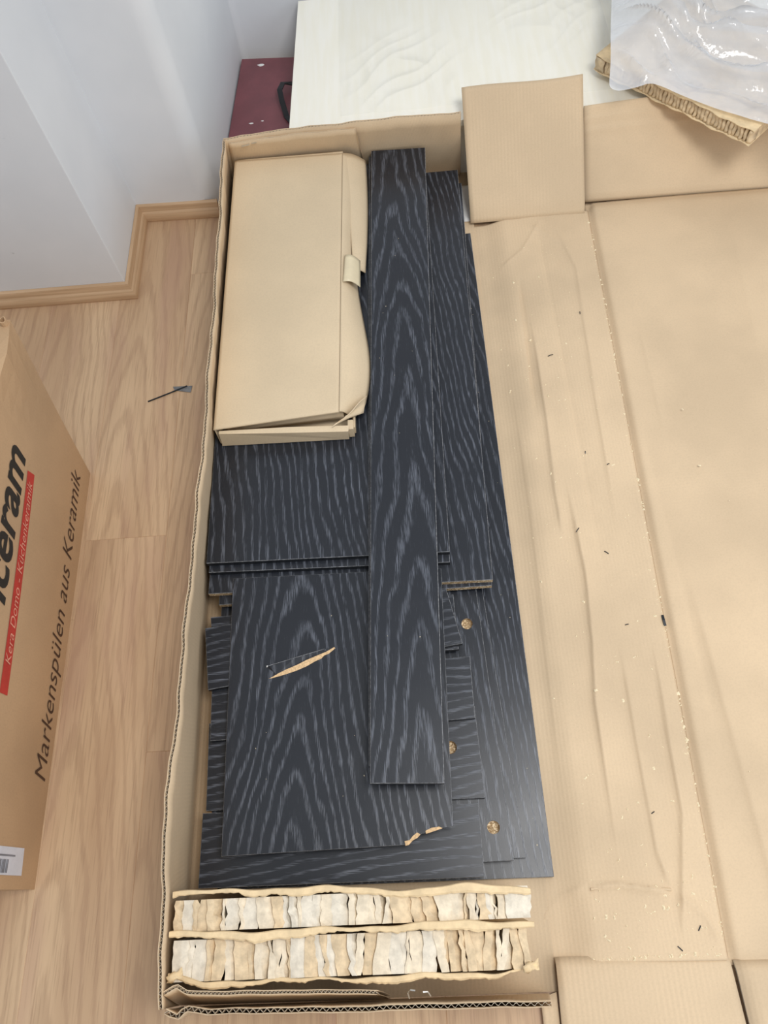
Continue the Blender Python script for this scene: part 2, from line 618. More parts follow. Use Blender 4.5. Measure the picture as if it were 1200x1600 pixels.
# ================================================================== SETTING
fl = obj('floor', *box_vf(-2.0, 2.2, -1.6, 2.7, -0.03, -0.0095), 'subfloor')
tag(fl, 'oak laminate floor laid in long planks beside the white wall', 'floor', kind='structure')
PW, PL = 0.193, 1.285
pv, pf = [], []
e = 0.0009
for (ix, iz) in ((0, -0.009), (0, -e), (e, 0)):
    x0, x1, y0, y1 = ix, PW - ix, ix, PL - ix
    pv += [(x0 - PW / 2, y0 - PL / 2, iz), (x1 - PW / 2, y0 - PL / 2, iz), (x1 - PW / 2, y1 - PL / 2, iz), (x0 - PW / 2, y1 - PL / 2, iz)]
for r in range(2):
    for k in range(4):
        j = (k + 1) % 4
        pf.append((4 * r + k, 4 * r + j, 4 * r + 4 + j, 4 * r + 4 + k))
pf += [(8, 9, 10, 11), (3, 2, 1, 0)]
plank0 = None
for i in range(-10, 11):
    off = (0.1, 0.72, 0.38, 0.95)[i % 4] * PL
    for j in range(-2, 3):
        cx, cy = -0.03 + (i + 0.5) * PW, j * PL + off
        if cy - PL / 2 > 2.7 or cy + PL / 2 < -1.6:
            continue
        if plank0 is None:
            plank0 = obj('plank', pv, pf, 'plank', fl)
            p = plank0
        else:
            p = plank0.copy()
            COL.objects.link(p)
            p.parent = fl
        p.location = (cx, cy, 0)

WH = 2.6


def wall(name, poly, label):
    n = len(poly)
    V = [(x, y, -0.01) for x, y in poly] + [(x, y, WH) for x, y in poly]
    F = [(i, (i + 1) % n, n + (i + 1) % n, n + i) for i in range(n)] + [tuple(range(n))[::-1], tuple(range(n, 2 * n))]
    o = obj(name, V, F, 'plaster')
    bv = o.modifiers.new('soft_corner', 'BEVEL')
    bv.width = 0.002
    bv.segments = 2
    bv.limit_method = 'ANGLE'
    tag(o, label, 'wall', kind='structure')
    return o


wall('wall_left', [(-2.0, 1.53), (-0.772, 1.515), (-0.772, 2.75), (-2.0, 2.75)], 'white plaster pier that stands forward beside the corner')
def arc(cx, cy, r, a0, a1, n=10):
    return [(cx + r * math.cos(math.radians(a0 + (a1 - a0) * k / n)), cy + r * math.sin(math.radians(a0 + (a1 - a0) * k / n))) for k in range(n + 1)]


wb = wall('wall_back', [(-0.775, 1.803)] + arc(-0.585, 1.845, 0.05, -92, -3) + arc(-0.474, 2.447, 0.023, 177, 90, 5) + [(2.2, 2.47), (2.2, 2.75), (-0.775, 2.75)],
          'white plaster wall set back behind the pier, with a rounded corner into the recess')
for p_ in wb.data.polygons:
    p_.use_smooth = abs(p_.normal.z) < 0.5
wb.modifiers.clear()
wb.data.set_sharp_from_angle(angle=math.radians(30))

prof = [(0, 0), (0.019, 0), (0.021, 0.006), (0.0205, 0.016), (0.017, 0.026), (0.012, 0.032), (0.010, 0.040), (0.008, 0.047), (0.003, 0.050), (0, 0.050)]


def skirting(name, a, b, na, nb, label):
    """moulded profile swept between two plan points; na/nb are the mitre directions at the ends"""
    k = len(prof)
    V = [(a[0] + na[0] * d, a[1] + na[1] * d, z) for d, z in prof] + [(b[0] + nb[0] * d, b[1] + nb[1] * d, z) for d, z in prof]
    F = [(i, (i + 1) % k, k + (i + 1) % k, k + i) for i in range(k)] + [tuple(range(k))[::-1], tuple(range(k, 2 * k))]
    o = obj(name, V, F, 'trim', smooth=False)
    tag(o, label, 'baseboard', kind='structure')


skirting('baseboard_left', (-2.0, 1.5295), (-0.771, 1.5145), (0, -1), (1, -1), 'oak skirting along the front of the white pier')
skirting('baseboard_side', (-0.771, 1.5145), (-0.771, 1.8025), (1, -1), (1, -1), 'short oak skirting on the side of the white pier')
skirting('baseboard_back', (-0.771, 1.8025), (-0.535, 1.7945), (1, -1), (0, -1), 'short oak skirting under the set back white wall')

# ================================================================== CREAM CABINET, RED PANEL
cc = empty('cream_cabinet', (0.5, 2.1, 0))
tag(cc, 'cream laminate cabinet lying flat in the recess behind the open carton', 'cabinet')
prism_bevel('top_panel', [(-0.303, 1.850), (1.5, 1.835), (1.52, 2.44), (-0.283, 2.45)], 0.167, 0.185, ['cream', 'cream', 'cream'], cc)
prism_bevel('front_panel', [(-0.30, 1.866), (1.49, 1.858), (1.49, 1.876), (-0.30, 1.884)], 0.0, 0.1665, ['cream', 'cream', 'cream'], cc)
prism_bevel('side_panel', [(-0.30, 1.886), (-0.282, 1.886), (-0.262, 2.44), (-0.280, 2.44)], 0.0, 0.1665, ['cream', 'cream', 'cream'], cc)
prism_bevel('side_panel', [(1.47, 1.878), (1.488, 1.878), (1.49, 2.43), (1.472, 2.43)], 0.0, 0.1665, ['cream', 'cream', 'cream'], cc)

rp = prism_bevel('red_panel', [(-0.522, 1.99), (-0.312, 1.985), (-0.296, 2.405), (-0.4915, 2.426)], 0.022, 0.04, ['red', 'red', 'red'])
# keep it clear of the recess side
tag(rp, 'dark red lacquered panel lying against the white wall beside the cream cabinet', 'panel')
for q in ((-0.428, 2.384, 0.011, 0.006, 0.5), (-0.449, 2.112, 0.007, 0.003, 0.2), (-0.415, 2.118, 0.004, 0.002, 1.2)):
    pts = [(q[0] + q[2] * math.cos(a) * (1 + 0.3 * math.sin(3 * a)), q[1] + q[3] * math.sin(a)) for a in np.linspace(0, math.tau, 8)[:-1]]
    s = prism_bevel('paint_scuff', pts, 0.0398, 0.0412, ['white', 'white', 'white'], rp, bev=0.0003)
    s['label'] = 'pale chip in the red lacquer'
# supporting batten under the panel
bt = prism_bevel('batten', [(-0.48, 2.03), (-0.33, 2.03), (-0.32, 2.38), (-0.46, 2.38)], 0.0, 0.0215, ['red', 'red', 'red'], rp)
st = ribbon('strap', [(-0.333 + 0.012, 2.09, 0.041), (-0.340, 2.12, 0.045), (-0.352, 2.17, 0.062), (-0.358, 2.21, 0.070), (-0.350, 2.245, 0.066), (-0.325, 2.255, 0.055), (-0.310, 2.25, 0.045)], 0.016, 0.003, 'black_plastic')
tag(st, 'short loop of black strap on the red panel beside the cream cabinet', 'strap')

# ================================================================== OPEN SHIPPING CARTON
BX = empty('shipping_carton', (-0.16, 0.8, 0))
tag(BX, 'large flattened open shipping carton holding the black boards', 'carton')
TH = 0.007
sheet('bottom_panel', (-0.503, -0.16, 0.0075), (0.165, -0.16, 0.0075), (0.185, 1.855, 0.0075), (-0.503, 1.855, 0.0075), 6, 16, 0.006, 'kraft', None, BX)
corrugated('side_panel',
           [(-0.452, -0.140, .256), (-0.457, -0.10, .26), (-0.463, 0.013, .258), (-0.466, 0.167, .262), (-0.462, 0.327, .258), (-0.456, 0.556, .262), (-0.451, 0.838, .26),
            (-0.449, 1.065, .262), (-0.452, 1.508, .258), (-0.459, 1.768, .256)],
           [(-0.500, -0.16, 0.008), (-0.500, 1.85, 0.008)], TH, BX, 'upright long side wall with wavy cut edge', period=0.0085, seed=2, wob=0.0016)
corrugated('end_panel', [(-0.459, 1.772, .258), (-0.30, 1.776, .262), (-0.115, 1.776, .262), (0.02, 1.779, .264), (0.156, 1.779, .260)],
           [(-0.498, 1.852, 0.008), (0.162, 1.852, 0.008)], TH, BX, 'upright far end wall', period=0.0085, seed=5)
corrugated('end_flap', [(-0.446, 1.765, .249), (-0.32, 1.767, .251), (-0.115, 1.768, .252)],
           [(-0.468, 1.811, 0.12), (-0.108, 1.811, 0.12)], 0.005, BX, 'inner flap folded against the far end wall', period=0.0085, seed=9, wob=0.0008)
corrugated('end_panel', [(-0.446, -0.142, .255), (-0.428, -0.150, .254), (-0.415, -0.138, .256), (-0.38, -0.145, .26), (-0.24, -0.1465, .262), (-0.116, -0.1465, .262), (0.02, -0.149, .262), (0.128, -0.149, .258)],
           [(-0.498, -0.166, 0.008), (0.150, -0.166, 0.008)], TH + 0.001, BX, 'upright near end wall with flutes showing', period=0.0105, seed=11, wob=0.0008)
corrugated('end_flap', [(-0.452, -0.120, .248), (-0.432, -0.110, .250), (-0.415, -0.118, .252), (-0.36, -0.122, .252), (-0.126, -0.127, .252)],
           [(-0.474, -0.148, 0.10), (-0.118, -0.150, 0.10)], 0.006, BX, 'inner flap folded against the near end wall', period=0.006, seed=4, wob=0.0006)


def crease_h(creases):
    """relief of pressed creases: each is a polyline with steep and soft flanks"""
    def f(x, y):
        h = np.zeros_like(x)
        for pts, amp, ws, wl in creases:
            best = np.full(x.shape, 9.0)
            sg = np.zeros_like(x)
            tt = np.zeros_like(x)
            tot = len(pts) - 1
            for k in range(tot):
                ax, ay = pts[k]
                bx, by = pts[k + 1]
                dx, dy = bx - ax, by - ay
                L2 = dx * dx + dy * dy
                t = np.clip(((x - ax) * dx + (y - ay) * dy) / L2, 0, 1)
                ex, ey = x - ax - t * dx, y - ay - t * dy
                d = np.hypot(ex, ey)
                m = d < best
                best = np.where(m, d, best)
                sg = np.where(m, np.sign(dx * ey - dy * ex), sg)
                tt = np.where(m, (k + t) / tot, tt)
            fade = np.clip(np.minimum(tt, 1 - tt) * 6, 0, 1)
            # to the left of the direction of travel the flank is soft, to the right it is steep
            wd = np.where(sg > 0, wl, ws)
            h += 1.5 * amp * np.exp(-best / (0.8 * wd)) * fade
        return h
    return f


side_cr = crease_h([
    ([(0.280, 1.443), (0.278, 1.253), (0.272, 1.005)], -0.0045, 0.004, 0.018),
    ([(0.296, 1.30), (0.295, 1.003), (0.289, 0.798), (0.291, 0.687)], 0.005, 0.006, 0.022),
    ([(0.318, 0.829), (0.323, 0.67), (0.326, 0.60), (0.317, 0.454), (0.303, 0.324), (0.300, 0.041)], 0.006, 0.005, 0.03),
    ([(0.394, 1.612), (0.43, 1.448), (0.417, 1.046), (0.41, 0.7)], 0.0030, 0.006, 0.025),
    ([(0.350, 1.60), (0.352, 1.45), (0.36, 1.0), (0.365, 0.5)], -0.0022, 0.008, 0.02),
    ([(0.227, 1.10), (0.23, 0.755), (0.222, 0.461), (0.215, 0.15)], 0.0022, 0.006, 0.02),
    ([(0.439, 0.447), (0.432, 0.25), (0.429, 0.117), (0.405, 0.0), (0.388, -0.09)], 0.005, 0.005, 0.03),
    ([(0.373, 0.45), (0.370, 0.25), (0.372, 0.05), (0.385, -0.01)], 0.004, 0.005, 0.02),
    ([(0.240, 0.000), (0.295, 0.002), (0.341, -0.006), (0.388, -0.012)], 0.006, 0.010, 0.004),
    ([(0.393, -0.018), (0.42, -0.035), (0.44, -0.06), (0.452, -0.10)], 0.004, 0.012, 0.004),
    ([(0.150, -0.055), (0.168, -0.03), (0.193, -0.010), (0.238, 0.003)], 0.005, 0.012, 0.004),
    ([(0.365, 1.64), (0.30, 1.53), (0.23, 1.47)], 0.0016, 0.004, 0.010),
    ([(0.33, 1.62), (0.41, 1.53)], 0.0018, 0.004, 0.010),
])


def side_z(x, y, u=None, v=None):
    return side_cr(x, y) + 0.0025 * vnoise(x * 1.0, y * 0.35, 18, 3) + 0.0012 * vnoise(x, y * 0.5, 55, 5)


SZ = 0.019


def side_top(x, y):
    """height of the folded panel above its base plane; its hinge edge is pressed flat under the boards"""
    v_ = (y + 0.118) / 1.765
    u_ = (x - (0.150 + 0.022 * v_)) / (0.312 + 0.010 * v_)
    k_ = np.clip((u_ - 0.10) / 0.20, 0, 1)
    k_ = k_ * k_ * (3 - 2 * k_)
    return side_z(x, y) * (0.15 + 0.85 * k_) - 0.0122 * (1 - k_)


sp = sheet('side_panel', (0.150, -0.118, SZ), (0.462, -0.122, SZ), (0.494, 1.652, SZ), (0.172, 1.642, SZ), 110, 420, 0.0055, 'kraft',
           lambda x, y, u, v: side_top(x, y) - 0.006 * np.clip((u - 0.975) / 0.025, 0, 1) ** 2, BX, edge='kraft_edge')
sp['label'] = 'creased long side panel folded down flat beside the boards'


def tab_h(x, y, u, v):
    return (0.0, 0.0, -0.003 * np.sin(v * math.pi) + 0.004 * np.sin(u * 5 + 1) * v - 0.008 * np.exp(-((v) / 0.05) ** 2))


tb = sheet('end_flap', (0.173, 1.644, 0.026), (0.482, 1.640, 0.026), (0.482, 1.893, 0.250), (0.166, 1.879, 0.252), 24, 30, 0.006, 'kraft_tab', tab_h, BX, edge='kraft_edge')
tb['label'] = 'square end flap leaning up on the cream cabinet'
# torn handle slit in that flap
sl = ribbon('tear', [(0.432, 1.681, 0.0555), (0.436, 1.688, 0.062), (0.434, 1.699, 0.0715), (0.426, 1.702, 0.074)], 0.004, 0.0012, 'kraft_edge', tb, up=(0, -0.66, 0.75))
sl['label'] = 'small curled tear in the flap'

lid_cr = crease_h([
    ([(0.537, 0.58), (0.548, 0.31), (0.56, 0.05), (0.565, -0.1)], 0.004, 0.01, 0.05),
    ([(0.554, 1.264), (0.558, 0.926)], 0.0015, 0.004, 0.006),
    ([(0.51, 0.95), (0.52, 0.6), (0.525, 0.2)], -0.002, 0.01, 0.03),
    ([(0.85, 1.6), (0.80, 0.9), (0.83, 0.2)], 0.003, 0.05, 0.05),
])


def lid_h(x, y, u, v):
    return np.maximum(-0.0132, lid_cr(x, y) + 0.004 * vnoise(x * 0.7, y * 0.4, 9, 8) - 0.0115 * np.exp(-(np.clip(u - 0.014, 0, 1) / 0.013) ** 2) + 0.006 * np.sin(u * 2.2) - 0.01 * np.exp(-((1 - v) / 0.01) ** 2) - 0.008 * np.exp(-(v / 0.008) ** 2))


ld = sheet('lid_panel', (0.4560, -0.130, 0.020), (1.08, -0.150, 0.020), (1.12, 1.672, 0.020), (0.4890, 1.688, 0.020), 150, 260, 0.006, 'kraft_x', lid_h, BX, edge='kraft_edge')
ld['label'] = 'wide plain lid panel folded open on the floor'


def farflap_h(x, y, u, v):
    return (0.0, 0.0, -0.004 * np.sin(v * math.pi) + 0.004 * np.sin(u * 6) * v + 0.0035 * np.exp(-((v - 0.86) / 0.02) ** 2) + 0.003 * np.exp(-((v - 0.74) / 0.03) ** 2) - 0.010 * np.exp(-(v / 0.03) ** 2))


ff = sheet('lid_flap', (0.4850, 1.690, 0.022), (1.12, 1.674, 0.022), (1.10, 1.842, 0.206), (0.4840, 1.838, 0.197), 30, 40, 0.006, 'kraft_x', farflap_h, BX, edge='kraft_edge')
ff['label'] = 'lid flap bent up over the edge of the cream cabinet'
nf = sheet('lid_flap', (0.4690, -0.124, 0.0145), (1.08, -0.138, 0.0145), (1.08, -0.46, 0.016), (0.482, -0.45, 0.016), 20, 20, 0.006, 'kraft_tab',
           lambda x, y, u, v: 0.004 * np.sin(u * 5) - 0.008 * np.exp(-(v / 0.03) ** 2) - 0.006 * v, BX, edge='kraft_edge')
nf.data.flip_normals()
nf['label'] = 'lid flap folded out at the near end'
nt = sheet('end_flap', (0.166, -0.110, 0.0165), (0.4615, -0.114, 0.0165), (0.478, -0.42, 0.016), (0.158, -0.42, 0.012), 20, 20, 0.006, 'kraft_tab',
           lambda x, y, u, v: 0.003 * np.sin(u * 4 + 1) - 0.008 * np.exp(-(v / 0.03) ** 2), BX, edge='kraft_edge')
nt.data.flip_normals()
nt['label'] = 'end flap of the folded side panel lying flat at the near end'
n2 = sheet('end_flap', (0.134, -0.168, 0.008), (0.162, -0.160, 0.008), (0.160, -0.42, 0.008), (0.136, -0.42, 0.008), 4, 10, 0.006, 'kraft_tab', None, BX, edge='kraft_edge')
n2.data.flip_normals()
n2['label'] = 'narrow strip of end flap beside the near end wall'

# corner folds, torn paper rolls and staples on the carton
tr = MB()
for (xa, ya, xb, yb, r) in ((0.243, -0.004, 0.300, 0.001, 0.003), (0.30, 0.001, 0.345, -0.005, 0.0036), (0.345, -0.005, 0.384, -0.010, 0.003)):
    k = 7
    V, F = [], []
    for i in range(k + 1):
        t = i / k
        for j in range(8):
            a = j * math.tau / 8
            rr = 0.6 * r * (0.8 + 0.3 * math.sin(7 * t + xa * 60))
            V.append((xa + (xb - xa) * t, ya + (yb - ya) * t + 1.3 * rr * math.cos(a), 0.0225 + rr * math.sin(a)))
    for i in range(k):
        for j in range(8):
            F.append((8 * i + j, 8 * i + (j + 1) % 8, 8 * i + 8 + (j + 1) % 8, 8 * i + 8 + j))
    F += [tuple(range(8)), tuple(range(8 * k, 8 * k + 8))]
    tr.add(V, F)
tro = tr.build('torn_roll', 'kraft', sp, smooth=True)
tro['label'] = 'rolled torn paper along the tear in the panel'


def staple(pts, parent, w=0.0018):
    o = ribbon('staple', pts, w, 0.0012, 'steel', parent)
    o['label'] = 'bent metal staple'


staple([(-0.079, -0.139, .236), (-0.081, -0.131, .240), (-0.076, -0.127, .247), (-0.069, -0.128, .249)], BX)
staple([(-0.058, -0.130, .250), (-0.051, -0.130, .248), (-0.047, -0.136, .243)], BX)
staple([(-0.415, 1.762, .236), (-0.400, 1.762, .238), (-0.394, 1.764, .238)], BX, 0.004)
staple([(-0.388, 1.765, .239), (-0.374, 1.766, .241)], BX, 0.004)
staple([(0.118, 1.787, .226), (0.126, 1.786, .222), (0.134, 1.787, .232), (0.138, 1.787, .240)], BX, 0.003)

wf = sheet('foam_sheet', (0.150, 1.660, 0.0125), (0.205, 1.660, 0.0125), (0.205, 1.795, 0.014), (0.150, 1.795, 0.014), 4, 8, 0.003, 'white')
tag(wf, 'white foam sheet corner showing between the carton end wall and its square flap', 'foam sheet')

# ================================================================== BLACK BOARDS
GRP = 'black oak boards stacked in the carton'


def board(poly, z0, z1, axis, label, gx=0.0, seed=1.0, holes=(), raw=None, bev=0.0009, sv=8.0):
    n = len(poly)
    mats = ['oak_y' if axis == 1 else 'oak_x', 'arris', 'black_edge', 'chip']
    sides = None if raw is None else [3 if i in raw else 2 for i in range(n)]
    o = prism_bevel('oak_board', poly, z0, z1, mats, None, bev, holes, sides=sides)
    o['seed'] = float(seed)
    o['gx'] = float(gx)
    o['sv'] = float(sv)
    tag(o, label, 'board', GRP)
    return o


board([(-0.44, 0.022), (0.181, 0.019), (0.169, 1.605), (-0.45, 1.60)], .0085, .022, 1,
      'widest black oak board at the bottom, its long edge over the folded cardboard side panel', gx=-0.45, seed=1.5)
board([(-0.45, 0.050), (0.133, 0.052), (0.105, 0.546), (0.050, 1.68), (-0.46, 1.67)], .0225, .036, 1,
      'black oak board lying directly on the bottom board', gx=-0.5, seed=2.7)
board([(-0.45, 0.045), (0.110, 0.048), (0.090, 0.557), (0.062, 1.25), (-0.46, 1.24)], .0365, .050, 1,
      'black oak board with two round chipboard holes near its long edge', gx=-0.4, seed=3.3,
      holes=((0.064, 0.496, 0.0115), (0.079, 0.105, 0.0115)))
board([(-0.46, 0.75), (0.045, 0.75), (0.04, 1.60), (-0.46, 1.60)], .0505, .0635, 1,
      'black oak board buried in the middle of the stack under the raw ended pair', gx=-0.3, seed=4.1)
board([(-0.464, 0.025), (0.054, 0.023), (0.055, 0.147), (-0.464, 0.153)], .0505, .064, 0,
      'short cross grained black board lying next to the honeycomb pad', gx=0.30, seed=5.9)
board([(-0.458, 0.157), (0.068, 0.1555), (0.064, 0.325), (-0.462, 0.32)], .0505, .064, 0,
      'short cross grained black board with one half hidden round hole', gx=0.35, seed=6.2, holes=((0.011, 0.249, 0.012),))
board([(-0.454, 0.283), (0.062, 0.299), (0.063, 0.420), (-0.457, 0.404)], .0645, .078, 0,
      'short cross grained black board lapped over the one with the half hidden hole', gx=0.3, seed=7.7)
board([(-0.455, 0.424), (0.042, 0.436), (0.040, 0.552), (-0.468, 0.536)], .0645, .078, 0,
      'short cross grained black board under the skewed one', gx=0.33, seed=8.4)
board([(-0.460, 0.380), (0.050, 0.443), (0.026, 0.562), (-0.474, 0.508)], .0785, .092, 0,
      'short cross grained black board lying skewed in front of the raw ended pair', gx=0.28, seed=9.1)
board([(-0.452, 0.562), (0.121, 0.566), (0.155, 1.735), (-0.46, 1.72)], .0645, .078, 1,
      'lower of the two black oak boards with raw chipboard ends', gx=-0.35, seed=10.6, raw=(0,))
board([(-0.472, 0.583), (0.123, 0.573), (0.147, 1.770), (-0.46, 1.775)], .0785, .092, 1,
      'upper of the two black oak boards with raw chipboard ends', gx=-0.32, seed=11.8, raw=(0,))
SB = board([(-0.415, 0.075), (-0.078, 0.080), (-0.070, 0.089), (-0.060, 0.092), (-0.052, 0.097), (-0.040, 0.098), (-0.027, 0.1025), (-0.012, 0.1055), (0.005, 0.106), (0.019, 0.604), (-0.419, 0.612)],
           .0925, .097, 1, 'thin black oak panel with a pale gouge and a broken corner', gx=-0.180, seed=1.0, bev=0.0006, sv=9.0)
board([(-0.469, 0.625), (0.038, 0.612), (0.055, 1.77), (-0.466, 1.775)], .0925, .107, 1,
      'black oak board lying under the one that carries the small tan carton', gx=-0.3, seed=12.2)
board([(-0.471, 0.640), (0.039, 0.629), (0.060, 1.789), (-0.467, 1.790)], .1075, .122, 1,
      'straight grained black oak board carrying the small tan carton', gx=-0.33, seed=13.5)
board([(-0.1395, 0.212), (-0.012, 0.206), (0.050, 1.790), (-0.091, 1.800)], .1225, .137, 1,
      'long narrow black strip just under the topmost strip', gx=0.0, seed=14.0)
board([(-0.137, 0.180), (-0.005, 0.174), (0.062, 1.796), (-0.083, 1.803)], .1375, .152, 1,
      'long narrow black oak strip on top of the whole stack', gx=0.012, seed=15.3, bev=0.0012, sv=6.0)

# gouge and break on the thin panel
gz = 0.0968
gp = [(-0.337, 0.3935), (-0.318, 0.397), (-0.300, 0.4015), (-0.282, 0.4065), (-0.262, 0.414), (-0.244, 0.4235), (-0.232, 0.428), (-0.226, 0.434), (-0.217, 0.437), (-0.2035, 0.4475),
      (-0.206, 0.450), (-0.222, 0.4415), (-0.240, 0.435), (-0.262, 0.427), (-0.278, 0.4195), (-0.296, 0.4125), (-0.310, 0.4085), (-0.322, 0.401)]
g = prism_bevel('gouge', gp, gz, gz + 0.0006, ['raw', 'raw', 'raw'], SB, bev=0.0002)
g['label'] = 'long pale gouge baring the wood fibre'
lift = obj('lifted_veneer', [(-0.340, 0.4165, gz + .0004), (-0.322, 0.4015, gz + .0006), (-0.296, 0.413, gz + .0006), (-0.262, 0.4275, gz + .0006), (-0.206, 0.450, gz + .0006), (-0.232, 0.4445, gz + .0030), (-0.285, 0.4315, gz + .0035), (-0.335, 0.418, gz + .0030)],
           [(0, 1, 2, 6, 7), (2, 3, 5, 6), (3, 4, 5)], 'oak_y', SB)
lift['label'] = 'sliver of black veneer lifted beside the gouge'
ribbon('frayed_edge', [(-0.340, 0.4185, gz + .003), (-0.312, 0.425, gz + .0037), (-0.27, 0.4355, gz + .0036), (-0.225, 0.4465, gz + .0028)], 0.0010, 0.0005, 'arris', SB)
ribbon('frayed_edge', [(-0.3415, 0.418, gz + .001), (-0.339, 0.4185, gz + .0036)], 0.003, 0.0008, 'white', SB)
for cp in ([(-0.082, 0.0785), (-0.076, 0.0795), (-0.068, 0.087), (-0.060, 0.0905), (-0.054, 0.096), (-0.060, 0.0995), (-0.068, 0.094), (-0.074, 0.0875), (-0.083, 0.086)],
           [(-0.044, 0.0965), (-0.027, 0.101), (-0.014, 0.1045), (-0.020, 0.1075), (-0.034, 0.106), (-0.045, 0.1015)]):
    c_ = prism_bevel('chip', cp, 0.0945, 0.0976, ['raw', 'raw', 'raw'], SB, bev=0.0002)
    c_['label'] = 'raw tan chip along the broken corner'

# ================================================================== SMALL TAN CARTON
AC = empty('small_carton', (-0.3, 1.35, 0.1225))
tag(AC, 'small closed tan carton lying on the black boards with one crumpled side', 'carton')
sheet('bottom', (-0.452, 0.925, 0.1245), (-0.165, 0.935, 0.1245), (-0.140, 1.775, 0.1245), (-0.447, 1.775, 0.1245), 4, 4, 0.0018, 'kraft_small', None, AC)
lt = sheet('lid', (-0.4555, 0.930, 0.1840), (-0.178, 0.950, 0.1855), (-0.158, 1.764, 0.185), (-0.447, 1.774, 0.185), 40, 100, 0.003, 'kraft_small',
           lambda x, y, u, v: 0.0025 * np.sin(u * math.pi) * np.sin(v * math.pi) - 0.0016 * np.exp(-((x + 0.30) ** 2 + (y - 1.40) ** 2) / 0.00004), AC)
lt['label'] = 'smooth tan lid with a small dent'
sheet('back_tuck', (-0.445, 1.778, 0.1815), (-0.158, 1.767, 0.1825), (-0.157, 1.776, 0.181), (-0.440, 1.783, 0.180), 8, 2, 0.003, 'kraft_small', None, AC)
sheet('side_wall', (-0.4545, 0.932, 0.183), (-0.447, 1.772, 0.184), (-0.447, 1.774, 0.125), (-0.4545, 0.930, 0.125), 4, 4, 0.002, 'kraft_small', None, AC)
sheet('back_wall', (-0.445, 1.776, 0.182), (-0.160, 1.768, 0.182), (-0.150, 1.772, 0.125), (-0.445, 1.778, 0.125), 4, 4, 0.002, 'kraft_small', None, AC)
sf = sheet('side_flap', (-0.1775, 0.951, 0.1842), (-0.1575, 1.764, 0.1843), (-0.128, 1.775, 0.135), (-0.140, 0.960, 0.135), 60, 12, 0.002, 'kraft_small',
           lambda x, y, u, v: (v * (0.016 * np.exp(-((u - 0.13) / 0.14) ** 2) + 0.012 * np.exp(-((u - 0.30) / 0.2) ** 2) + 0.006 * np.sin(u * 9)) - 0.020 * v * np.exp(-((u - 0.0) / 0.03) ** 2), 0 * u, 0.010 * np.sin(v * math.pi) + 0.004 * np.sin(u * 11) * v), AC)
sf['label'] = 'side flap bulging out along the long side'
sf.data.flip_normals()
s2 = sheet('side_flap', (-0.140, 1.376, 0.158), (-0.153, 1.768, 0.180), (-0.101, 1.784, 0.136), (-0.113, 1.385, 0.138), 20, 10, 0.002, 'kraft_small',
           lambda x, y, u, v: (0.006 * np.sin(u * 3.1) * v, 0 * u, 0.006 * np.sin(v * math.pi)), AC)
s2.data.flip_normals()
s2['label'] = 'torn tan outer flap over the far half of the side'
tp = sheet('tape', (-0.163, 1.318, 0.1862), (-0.157, 1.402, 0.1862), (-0.122, 1.400, 0.165), (-0.124, 1.318, 0.163), 8, 8, 0.0008, 'tape',
           lambda x, y, u, v: (0 * u, 0 * u, 0.010 * np.sin(v * math.pi)), AC)
tp.data.flip_normals()
tp['label'] = 'piece of shiny paper tape over the flap'
# tray front seen below the gaping lid
fw = MB()
fr = [(-0.450, 0.9235, .125), (-0.163, 0.916, .125), (-0.161, 0.914, .160), (-0.300, 0.9165, .170), (-0.445, 0.9225, .177)]
bk = [(x, y + 0.003, z) for x, y, z in fr]
fw.add(fr + bk, [(0, 1, 2, 3, 4), (9, 8, 7, 6, 5)] + [(i, i + 5, (i + 1) % 5 + 5, (i + 1) % 5) for i in range(5)])
fo = fw.build('front_wall', 'kraft_small', AC)
fo['label'] = 'low front wall under the gaping lid edge'
tb2 = MB()
fr = [(-0.445, 0.9225, .177), (-0.300, 0.9165, .170), (-0.161, 0.914, .160), (-0.159, 0.927, .164), (-0.300, 0.930, .172), (-0.445, 0.930, .177)]
bk = [(x, y, z - 0.002) for x, y, z in fr]
tb2.add(fr + bk, [(0, 1, 4, 5), (1, 2, 3, 4), (11, 10, 7, 6), (10, 9, 8, 7)] + [(i, i + 6, (i + 1) % 6 + 6, (i + 1) % 6) for i in range(6)])
tb2.build('front_tuck', 'kraft_small', AC)
inner = sheet('inner_flap', (-0.43, 0.941, 0.150), (-0.17, 0.955, 0.150), (-0.17, 0.958, 0.1805), (-0.43, 0.944, 0.1805), 4, 3, 0.002, 'kraft_small', None, AC)
inner['label'] = 'inner flap behind the gap'
d1 = sheet('dust_flap', (-0.195, 0.922, 0.172), (-0.150, 0.953, 0.178), (-0.119, 1.010, 0.150), (-0.128, 0.965, 0.150), 10, 8, 0.002, 'kraft_small',
           lambda x, y, u, v: (0 * u, 0 * u, 0.005 * np.sin(v * math.pi) + 0.002 * np.sin(u * 8)), AC)
d1['label'] = 'crumpled corner flap sticking out'
d2 = MB()
d2.box(-0.162, -0.150, 0.921, 0.945, 0.126, 0.158)
d2.box(-0.150, -0.147, 0.930, 0.970, 0.126, 0.150)
d2.build('corner_fold', 'kraft_small', AC)

# ================================================================== HONEYCOMB PAD AT THE NEAR END
HP = empty('honeycomb_pad', (-0.17, -0.045, 0.008))
tag(HP, 'pale paper honeycomb pad standing on edge inside the near end of the carton', 'packing pad', 'honeycomb paper packing')
NX = 120


